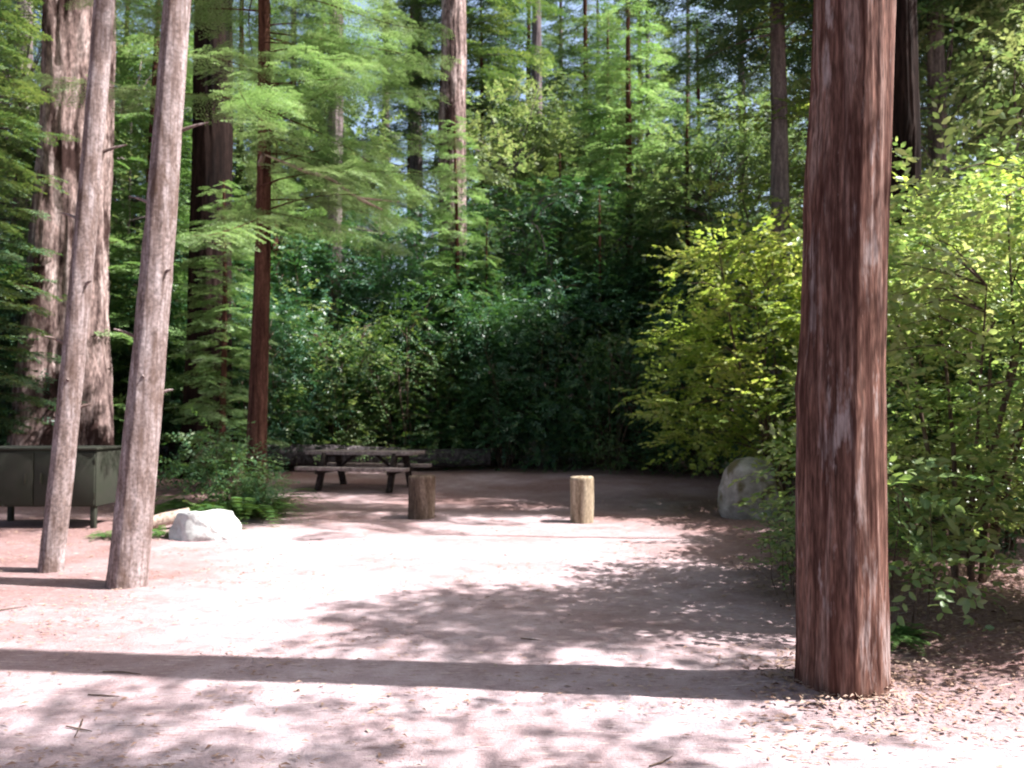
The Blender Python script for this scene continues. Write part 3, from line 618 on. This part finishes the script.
inst(con_c, X(630, 25.5), 25.5, 1.4, 1.25, 'pointed light green conifer above the bushy dark trees, left of the grey-trunked conifer', 'tree')
inst(con_b, X(690, 23.5), 23.5, 2.4, .55, 'blue-green young conifer between the pointed light one and the glowing maple shrub', 'tree')
inst(pale, X(590, 36), 36, 0.4, 1.05, 'distant pale green airy tree glimpsed above the middle of the thicket', 'tree')
inst(pale, X(735, 24), 24, 2.4, 0.8, 'pale green airy tree high above the glowing maple shrub', 'tree')
inst(pale, X(960, 18), 18, 1.4, 0.95, 'pale green airy tree in the top right corner', 'tree')
inst(pale, X(500, 33), 33, 3.4, 1.1, 'pale airy tree just right of the pale-topped redwood', 'tree')
inst(pale, X(320, 30), 30, 4.4, 1.0, 'pale airy tree behind the sunlit fir boughs', 'tree')
inst(pale, X(135, 25), 25, 5.4, 1.0, 'pale airy tree between the two leaning trees up high', 'tree')
inst(pale, X(0, 23), 23, 0.9, 1.0, 'pale airy tree at the far left edge', 'tree')
inst(con_b, X(-20, 16.4), 16.4, 2.0, .62, 'dark conifer at the far left edge with boughs across the massive old redwood', 'tree')
inst(con_c, X(150, 20.6), 20.6, 4.0, 1.1, 'light green conifer between the massive old redwood and the black-barked one', 'tree')
inst(con_c, X(222, 17), 17, 1.0, .55, 'small light green conifer in front of the black-barked redwood', 'tree')
inst(con_b, X(600, 23), 23, 5.0, .40, 'small dark conifer with drooping tiers at the rear, behind the right wooden post', 'tree')
inst(con_b, X(487, 23.2), 23.2, 3.0, .36, 'small dark conifer with drooping tiers beyond the right end of the fallen log', 'tree')
inst(con_c, X(455, 23.5), 23.5, 0.0, 0.75, 'young bright green fir in front of the pale-topped redwood', 'tree', sz=0.86)

# conifers of the forest behind
fz = [(40, 34, con_a, 1.0), (120, 38, con_b, 1.2), (165, 31, con_c, 1.3), (235, 30, con_b, 1.0), (290, 36, con_a, 1.0), (322, 33, con_c, 1.2), (480, 34, con_b, .95),
      (610, 31, con_b, .85), (650, 36, con_a, .85), (700, 30, con_b, .8), (745, 34, con_a, 1.0), (820, 27, con_b, .9), (690, 48, con_a, 1.1),
      (880, 30, con_a, 1.0), (950, 28, con_b, .85), (1010, 25, con_b, .9), (-30, 28, con_b, 1.0), (1080, 30, con_a, 1.0), (20, 48, con_a, 1.1), (210, 47, con_a, 1.1), (320, 52, con_a, 1.15), (500, 55, con_a, 1.1),
      (600, 58, con_a, 1.15), (562, 44, con_a, 1.0), (585, 40, con_b, 1.25), (530, 47, con_b, 1.4), (410, 40, con_b, 1.2), (640, 44, con_b, 1.3), (790, 50, con_a, 1.1), (900, 46, con_a, 1.1), (1000, 44, con_a, 1.1), (1100, 45, con_a, 1.1), (-80, 40, con_a, 1.1), (270, 27, con_c, 1.2), (95, 29, con_c, 1.3)]
for i, (px, Y, pr, s) in enumerate(fz):
    lab, grp = {con_a: ('tall dark conifer in the forest beyond the clearing', 'tall dark conifers'), con_b: ('medium conifer with boughs to near the ground in the forest beyond', 'medium conifers'), con_c: ('young light green conifer under the tall trees', 'young conifers')}[pr]
    inst(pr, X(px, Y), Y, i * 2.1, s, lab, 'tree', grp)

# trees whose high crowns shade the back of the clearing (bare boles, crowns above)
for i, (x, y, s) in enumerate([(-2.5, 33, 1.0), (18, 29, 1.0), (-14, 19, .9)]):
    inst(con_h, x, y, i * 1.3, s, 'tall conifer with a bare lower trunk and a high crown above the thicket', 'tree', 'tall bare-trunked conifers')

inst(con_h, X(781, 17.5), 17.5, .5, .7, 'straight grey-trunked conifer just left of the front redwood, crown high above the clearing', 'tree')
inst(con_h, X(944, 16.8), 16.8, 1.5, .7, 'straight grey-trunked conifer rising from the sunlit maple leaves at right', 'tree')
inst(con_h, X(1040, 19.5), 19.5, 2.5, .7, 'grey-trunked conifer just beyond the right edge', 'tree')

for i, (x, y, s) in enumerate([(-13, 7, .9), (-11, 1, .95), (-5, -5, .9), (2, -7, 1.0), (9, -3.5, .95), (13, -7, 1.0), (-12, 13, .9), (-16, -6, 1.0), (6, -13, 1.0), (-6, -13, 1.0), (14, -1.2, .9), (-8.5, -1, .85)]):  # unseen conifers added to shade the surroundings and close off open sky
    inst(con_h, x, y, i * 1.9 + .4, s, 'tall conifer outside the view, lining the road beside and behind the camera', 'tree', 'conifers lining the road')

# overhanging branch tree at the upper right
ov = conifer('maple_tree', 9, 0.11, 3.8, 3.0, 20, TB_maple, 'maple', 'palebark', 81, droop=0.12, spr=0.26, sscale=1.0, amp=0.004, azfn=lambda i, u, r: math.pi + r.normal(0.0, 0.55), profile=lambda u: 3.6 * (1 - .4 * u))
put(ov, 8.3, 17.2, 0, 1.35); tag(ov, 'slim pale-barked maple whose yellowing boughs cross the top right of the view', 'tree')
# slim pole tree throwing the thin shadow line
b_ = bare_trunk('sapling', [[0, 0, -.1], [.05, 0, 2], [-.05, .05, 5], [.1, 0, 9.5]], [.045, .04, .035, .01], 'greybark', 3.3, ns=12, nr=60, amp=.002, kf=30, kz=3)
put(b_, X(822, 10.3), 10.3); b_.rotation_euler = (0, R(3.5), 0); tag(b_, 'slim grey sapling among the shrubs directly behind the front redwood', 'tree')
# out-of-view neighbours by the road that dapple the foreground
def side_tree(x, y, H, z0, z1, w, n, dens, label, seed):
    t = bare_trunk('roadside_tree', [[0, 0, -.2], [0, 0, H * .5], [0.2, 0, H]], [.2, .15, .03], 'greybark', seed, ns=24, nr=60, amp=.01, kf=12, kz=1, crown=(((0, 0), z0, z1, w, n, int(seed * 5)), dict(mat='mixed', tm=TB_mixed, dens=dens, lr=.018)))
    put(t, x, y); tag(t, label, 'tree')
side_tree(5.2, 2.9, 12, 7.2, 11.4, 2.9, 24, 22, 'roadside tree right of the camera dappling the front of the drive', 2.9)
side_tree(5.8, 5.65, 9.5, 6.6, 9.2, 2.4, 24, 55, 'leafy roadside tree beyond the right edge shading the foot of the front redwood', 4.9)

# ---------------------------------------------------------------- rocks
def rock(name, c, s, seed, mat, cuts, rough=0.12, rz=0.0):
    import bmesh
    bm = bmesh.new(); bmesh.ops.create_icosphere(bm, subdivisions=5, radius=1)
    V = np.array([v.co[:] for v in bm.verts])
    for n, d in cuts:
        n = np.array(n, float); n /= np.linalg.norm(n); k = V @ n - d; m = k > 0; V[m] -= (k[m] * 0.93)[:, None] * n
    V = V * (1 + rough * fbm(V * 1.6 + seed, 5)[:, None]) + 0.02 * fbm(V * 7 + seed, 3)[:, None]
    V = V * np.array(s)
    for v, q in zip(bm.verts, V): v.co = q
    me = bpy.data.meshes.new(name); bm.to_mesh(me); bm.free(); me.materials.append(M[mat])
    me.polygons.foreach_set('use_smooth', np.ones(len(me.polygons), bool))
    return link(name, me, loc=c)
Y = 10.2; x = X(198, Y)
o = rock('white_boulder', (x, Y + .25, .13), (.46, .36, .36), 2.0, 'rockwhite', [((0, 0, 1), .58), ((.9, -.5, .5), .72), ((-.6, -.7, .3), .7), ((0, -1, .25), .72), ((-1, 0, .5), .8), ((.4, -1, -.2), .8), ((-.3, .2, 1), .62)], rough=.2)
tag(o, 'white angular boulder lying at the left edge of the drive', 'boulder')
Y = 12.2; x = X(758, Y)
o = rock('grey_boulder', (x, Y + .35, .32), (.54, .45, .62), 5.0, 'rockgrey', [((0, -1, .15), .78), ((-1, -.2, .25), .82), ((1, -.5, .4), .8)], rough=.1)
tag(o, 'rounded grey boulder with mossy stains beside the maple shrub', 'boulder')
Y = 11.2; x = X(168, Y)
b = QB(); q, rr = resample([[x - .35, Y - .15, .02], [x - .1, Y, .13], [x + .25, Y + .2, .2]], [.07, .09, .08], 20)
tube(b, q, rr, 16, disp=bark_disp(.012, kf=20, kz=1, seed=3)); o = link('driftwood_stub', mesh_from('driftwood_stub', *b.arrays(), M['deadwood'])); tag(o, 'short pale stub of dead wood against the white boulder', 'dead wood')

# ---------------------------------------------------------------- wooden posts
def post(px, py, w, hpx, mat, label, seed, tilt=0.0):
    gx_, gy_ = gnd(px, py); gy_ += .12; gx_ = X(px, gy_); k = gy_ / F; r_ = w * k / 2; h = hpx * k
    root = empty('wooden_post', (gx_, gy_, gh(gx_, gy_))); root.rotation_euler = (0, tilt, 0)
    b = QB(); zz = np.r_[np.linspace(-.12, h - .025, 24), h - .01, h, h + .004, h + .006]; sc = np.r_[np.linspace(1.0, 1.04, 24), 1.0, .95, .6, .02]
    tube(b, np.stack([zz * 0 + .01 * np.sin(zz * 4), zz * 0, zz], -1), r_ * sc, 40, disp=lambda rr, p, th: rr * (1 + .05 * vnoise(np.stack([np.cos(th)[None] * 3 + seed + 0 * p[:, 2:3], np.sin(th)[None] * 3 + 0 * p[:, 2:3], p[:, 2:3] * .8 + 0 * th[None]], -1)) + .025 * vnoise(np.stack([np.cos(th)[None] * 9 + seed + 0 * p[:, 2:3], np.sin(th)[None] * 9 + 0 * p[:, 2:3], p[:, 2:3] * 2 + 0 * th[None]], -1))))
    o = link('body', mesh_from('body', *b.arrays(), M[mat]), root); tag(root, label, 'post', 'wooden posts across the drive'); return root
post(422, 519, 26, 42, 'postgrey', 'short brown weathered wooden post in front of the picnic table', 1.0)
post(581, 522, 23, 45, 'post', 'short tan wooden post standing alone in the middle, sunlit on its right', 4.0)

# ---------------------------------------------------------------- picnic table
def picnic():
    cx, cy = X(366, 17.0), 17.0
    root = empty('picnic_table', (cx, cy, gh(cx, cy)), R(-13))
    L_ = 2.4
    def part(name, boxes, mat, parent=root, bev=.008):
        b = QB()
        for c, s, *r in boxes: boxq(b, c, s, r[0] if r else None)
        return bevel(link(name, mesh_from(name, *b.arrays(), M[mat], smooth=False), parent), bev, 2)
    part('tabletop', [((0, y_, .755), (L_, .138, .075)) for y_ in (-.30, -.15, 0, .15, .30)], 'plank')
    for sg in (-1, 1):
        part('bench_seat', [((0, sg * .70 + d_, .45), (L_, .135, .07)) for d_ in (-.07, .07)], 'plank')
        # end frame: two splayed legs, top batten and seat bearer
    for sx in (-.78, .78):
        def rx(a): c, s = math.cos(a), math.sin(a); return np.array([[1, 0, 0], [0, c, -s], [0, s, c]])
        for sg in (-1, 1):
            part('leg', [((sx, sg * .46, .36), (.09, .16, .84), rx(sg * R(24)))], 'frame', bev=.006)
        part('seat_bearer', [((sx + .055, 0, .385), (.05, 1.68, .085))], 'frame')
        part('top_batten', [((sx + .055, 0, .70), (.05, .72, .065))], 'frame')
        part('brace', [((sx * .55, 0, .56), (.05, .07, .62), (lambda a: np.array([[math.cos(a), 0, math.sin(a)], [0, 1, 0], [-math.sin(a), 0, math.cos(a)]]))(R(-52) if sx > 0 else R(52)))], 'frame')
    tag(root, 'weathered wooden picnic table with attached benches in the shade', 'picnic table')
picnic()

# long log behind the table
def log(name, p0, p1, r0, label, mat='log', seed=1.0, n=160):
    b = QB(); p0 = np.array(p0, float); p1 = np.array(p1, float); c = (p0 + p1) / 2
    ts = np.r_[0, 0, np.linspace(0, 1, n), 1, 1]
    pts = p0 + (p1 - p0) * ts[:, None]; pts[:, 2] += .05 * np.sin(ts * 5 + seed); d = (p1 - p0) / np.linalg.norm(p1 - p0)
    pts[0] -= d * .012; pts[1] -= d * .008; pts[-1] += d * .012; pts[-2] += d * .008
    rr = r0 * (1 - .25 * ts); rr[0] = .01; rr[1] = r0 * .85; rr[-1] = .01; rr[-2] *= .85
    def dd(R_, p, th):
        s = (p - p0) @ d
        n_ = vnoise(np.stack([np.cos(th)[None] * 4 + seed + 0 * s[:, None], np.sin(th)[None] * 4 + 0 * s[:, None], s[:, None] * .8 + 0 * th[None]], -1)); return R_ * (1 + .08 * n_ + .04 * vnoise(np.stack([np.cos(th)[None] * 12 + 0 * s[:, None], np.sin(th)[None] * 12 + 0 * s[:, None], s[:, None] * 2 + 0 * th[None]], -1)))
    tube(b, pts - c, rr, 36, disp=dd); o = link(name, mesh_from(name, *b.arrays(), M[mat]), loc=tuple(c)); tag(o, label, 'log'); return o
log('fallen_log', (X(262, 20.6), 20.6, .52), (X(490, 21.2), 21.2, .50), .30, 'long dark fallen log lying behind the picnic table')

# ---------------------------------------------------------------- food locker
def locker():
    x1 = X(98, 11.35); w = 1.75; cx = x1 - w / 2; y0 = 11.35; dp = .85; z0, z1 = .30, 1.10
    root = empty('food_locker', (cx, y0 + dp / 2, gh(cx, 11.7)))
    def part(name, boxes, mat, bev=.008, parent=root):
        b = QB()
        for c, s in boxes: boxq(b, c, s)
        return bevel(link(name, mesh_from(name, *b.arrays(), M[mat], smooth=False), parent), bev)
    hz_ = (z1 + z0) / 2
    part('body', [((0, 0, hz_), (w, dp, z1 - z0))], 'locker', .012)
    part('lid', [((0, -.01, z1 + .016), (w + .05, dp + .07, .03))], 'locker', .006)
    for sg in (-1, 1):
        d = part('door', [((sg * w * .2475, -dp / 2 - .014, hz_ - .005), (w * .485, .022, z1 - z0 - .06))], 'lockerdoor', .006)
        part('handle', [((sg * .11, -dp / 2 - .043, hz_), (.02, .03, .12)), ((sg * .11, -dp / 2 - .03, hz_ + .07), (.02, .03, .02)), ((sg * .11, -dp / 2 - .03, hz_ - .07), (.02, .03, .02))], 'steel', .004, d)
        for zz in (-.24, .24):
            part('hinge', [((sg * (w / 2 - .012), -dp / 2 - .032, hz_ + zz), (.02, .014, .10))], 'steel', .003, d)
    for sx in (-1, 1):
        for sy in (-1, 1): part('leg', [((sx * (w / 2 - .06), sy * (dp / 2 - .06), .12), (.07, .07, .40))], 'locker', .004)
    tag(root, 'dark olive metal food storage locker on short legs at the left edge', 'food locker')
locker()

# ---------------------------------------------------------------- ferns and sprigs
def fern(seed):
    r = np.random.default_rng(seed); root = empty('fern'); b = QB()
    for i in range(22):
        a = r.uniform(0, 6.283); L_ = r.uniform(.5, .95); n = 22; up = r.uniform(.5, 1.1)
        for j in range(2, n):
            t = j / n; c = np.array([math.cos(a) * L_ * t, math.sin(a) * L_ * t, L_ * (up * t - up * 1.05 * t ** 2.2)]); side = np.array([-math.sin(a), math.cos(a), -.1])
            for sg in (1, -1):
                l = .12 * math.sin(math.pi * min(1, t * .9 + .12)) + .015
                d = side * sg + np.array([math.cos(a), math.sin(a), 0]) * .35; v, f = leaf_quads(c, d, np.array([0, 0, 1.0]) + r.normal(0, .15, 3), l, .028); b.add(v, f)
    link('fronds', mesh_from('fronds', *b.arrays(), M['fern']), root)
    return root
fn = fern(5)
for i, (px, Y, s, lab) in enumerate([(243, 12.4, 1.5, 'fern clump at the foot of the red-barked fir nearest the white boulder'), (205, 12.9, 1.5, 'fern clump behind the white boulder'), (273, 13.2, 1.3, 'fern clump right of the red-barked fir'),
        (166, 10.6, .45, 'small bright fern left of the white boulder'), (893, 5.6, .5, 'little fern at the right foot of the front redwood'), (925, 9.0, .8, 'fern in the dark hollow under the right shrubs'), (110, 10.4, .4, 'small fern between the two leaning trees')]):
    inst(fn, X(px, Y), Y, i * 1.1, s, lab, 'fern')
inst(map3, X(225, 12.9), 12.9, .4, 1.25, 'low leafy bush at the base of the red-barked fir, on its left', 'bush')
inst(map3, X(256, 12.6), 12.6, 2.4, .75, 'low leafy bush at the base of the red-barked fir, on its right', 'bush')
# leaf sprigs by the trunk
sprig = shrub('leafy_sprig', 1.1, .8, 4, 12, .22, 150, TB_mixed, 'mixed', 91, low=.25, sr=.008)
inst(sprig, X(905, 6.0), 6.0, 0, 1.0, 'slender leafy sprig hugging the right side of the front redwood', 'sprig')
inst(sprig, X(784, 7.2), 7.2, 1, .6, 'leafy sprig poking out left of the front redwood', 'sprig')

# ---------------------------------------------------------------- light, world, camera
EL = R(55); AZ = R(-6)   # sun seen from +X, a touch behind the camera
S = Vector((math.cos(EL) * math.cos(AZ), math.cos(EL) * math.sin(AZ), math.sin(EL)))
w = bpy.data.worlds.new('World'); scene.world = w; w.use_nodes = True; nt = w.node_tree; nt.nodes.clear()
sk = nt.nodes.new('ShaderNodeTexSky'); sk.sky_type = 'NISHITA'; sk.sun_disc = False; sk.sun_elevation = EL; sk.dust_density = 4.0; sk.air_density = 1.0; sk.ozone_density = 0.4
sk.sun_rotation = math.atan2(S.x, S.y)
bg = nt.nodes.new('ShaderNodeBackground'); bg.inputs['Strength'].default_value = 0.095
ou = nt.nodes.new('ShaderNodeOutputWorld'); nt.links.new(sk.outputs[0], bg.inputs[0]); nt.links.new(bg.outputs[0], ou.inputs[0])
sl = bpy.data.lights.new('sun', 'SUN'); sl.energy = 5.0; sl.angle = R(.5); sl.color = (1, .97, .95)
so = bpy.data.objects.new('sun', sl); col.objects.link(so); so.rotation_euler = S.to_track_quat('Z', 'Y').to_euler(); so.location = (20, 0, 30)
cam = bpy.data.cameras.new('camera'); cam.sensor_width = 36; cam.lens = F / 1024 * 36; cam.clip_end = 1500; cam.clip_start = .05
cam.dof.use_dof = True; cam.dof.focus_distance = 1.6; cam.dof.aperture_fstop = 6.3
co = bpy.data.objects.new('camera', cam); col.objects.link(co); co.location = (0, 0, EYE); co.rotation_euler = (math.pi / 2 + PITCH, 0, 0); scene.camera = co
scene.view_settings.view_transform = 'Standard'; scene.view_settings.look = 'None'; scene.view_settings.gamma = 1; scene.view_settings.exposure = 1.8
scene.cycles.max_bounces = 6; scene.cycles.diffuse_bounces = 3; scene.cycles.transmission_bounces = 3; scene.cycles.use_denoising = True; scene.cycles.caustics_reflective = False; scene.cycles.caustics_refractive = False
scene.cycles.sample_clamp_indirect = 6
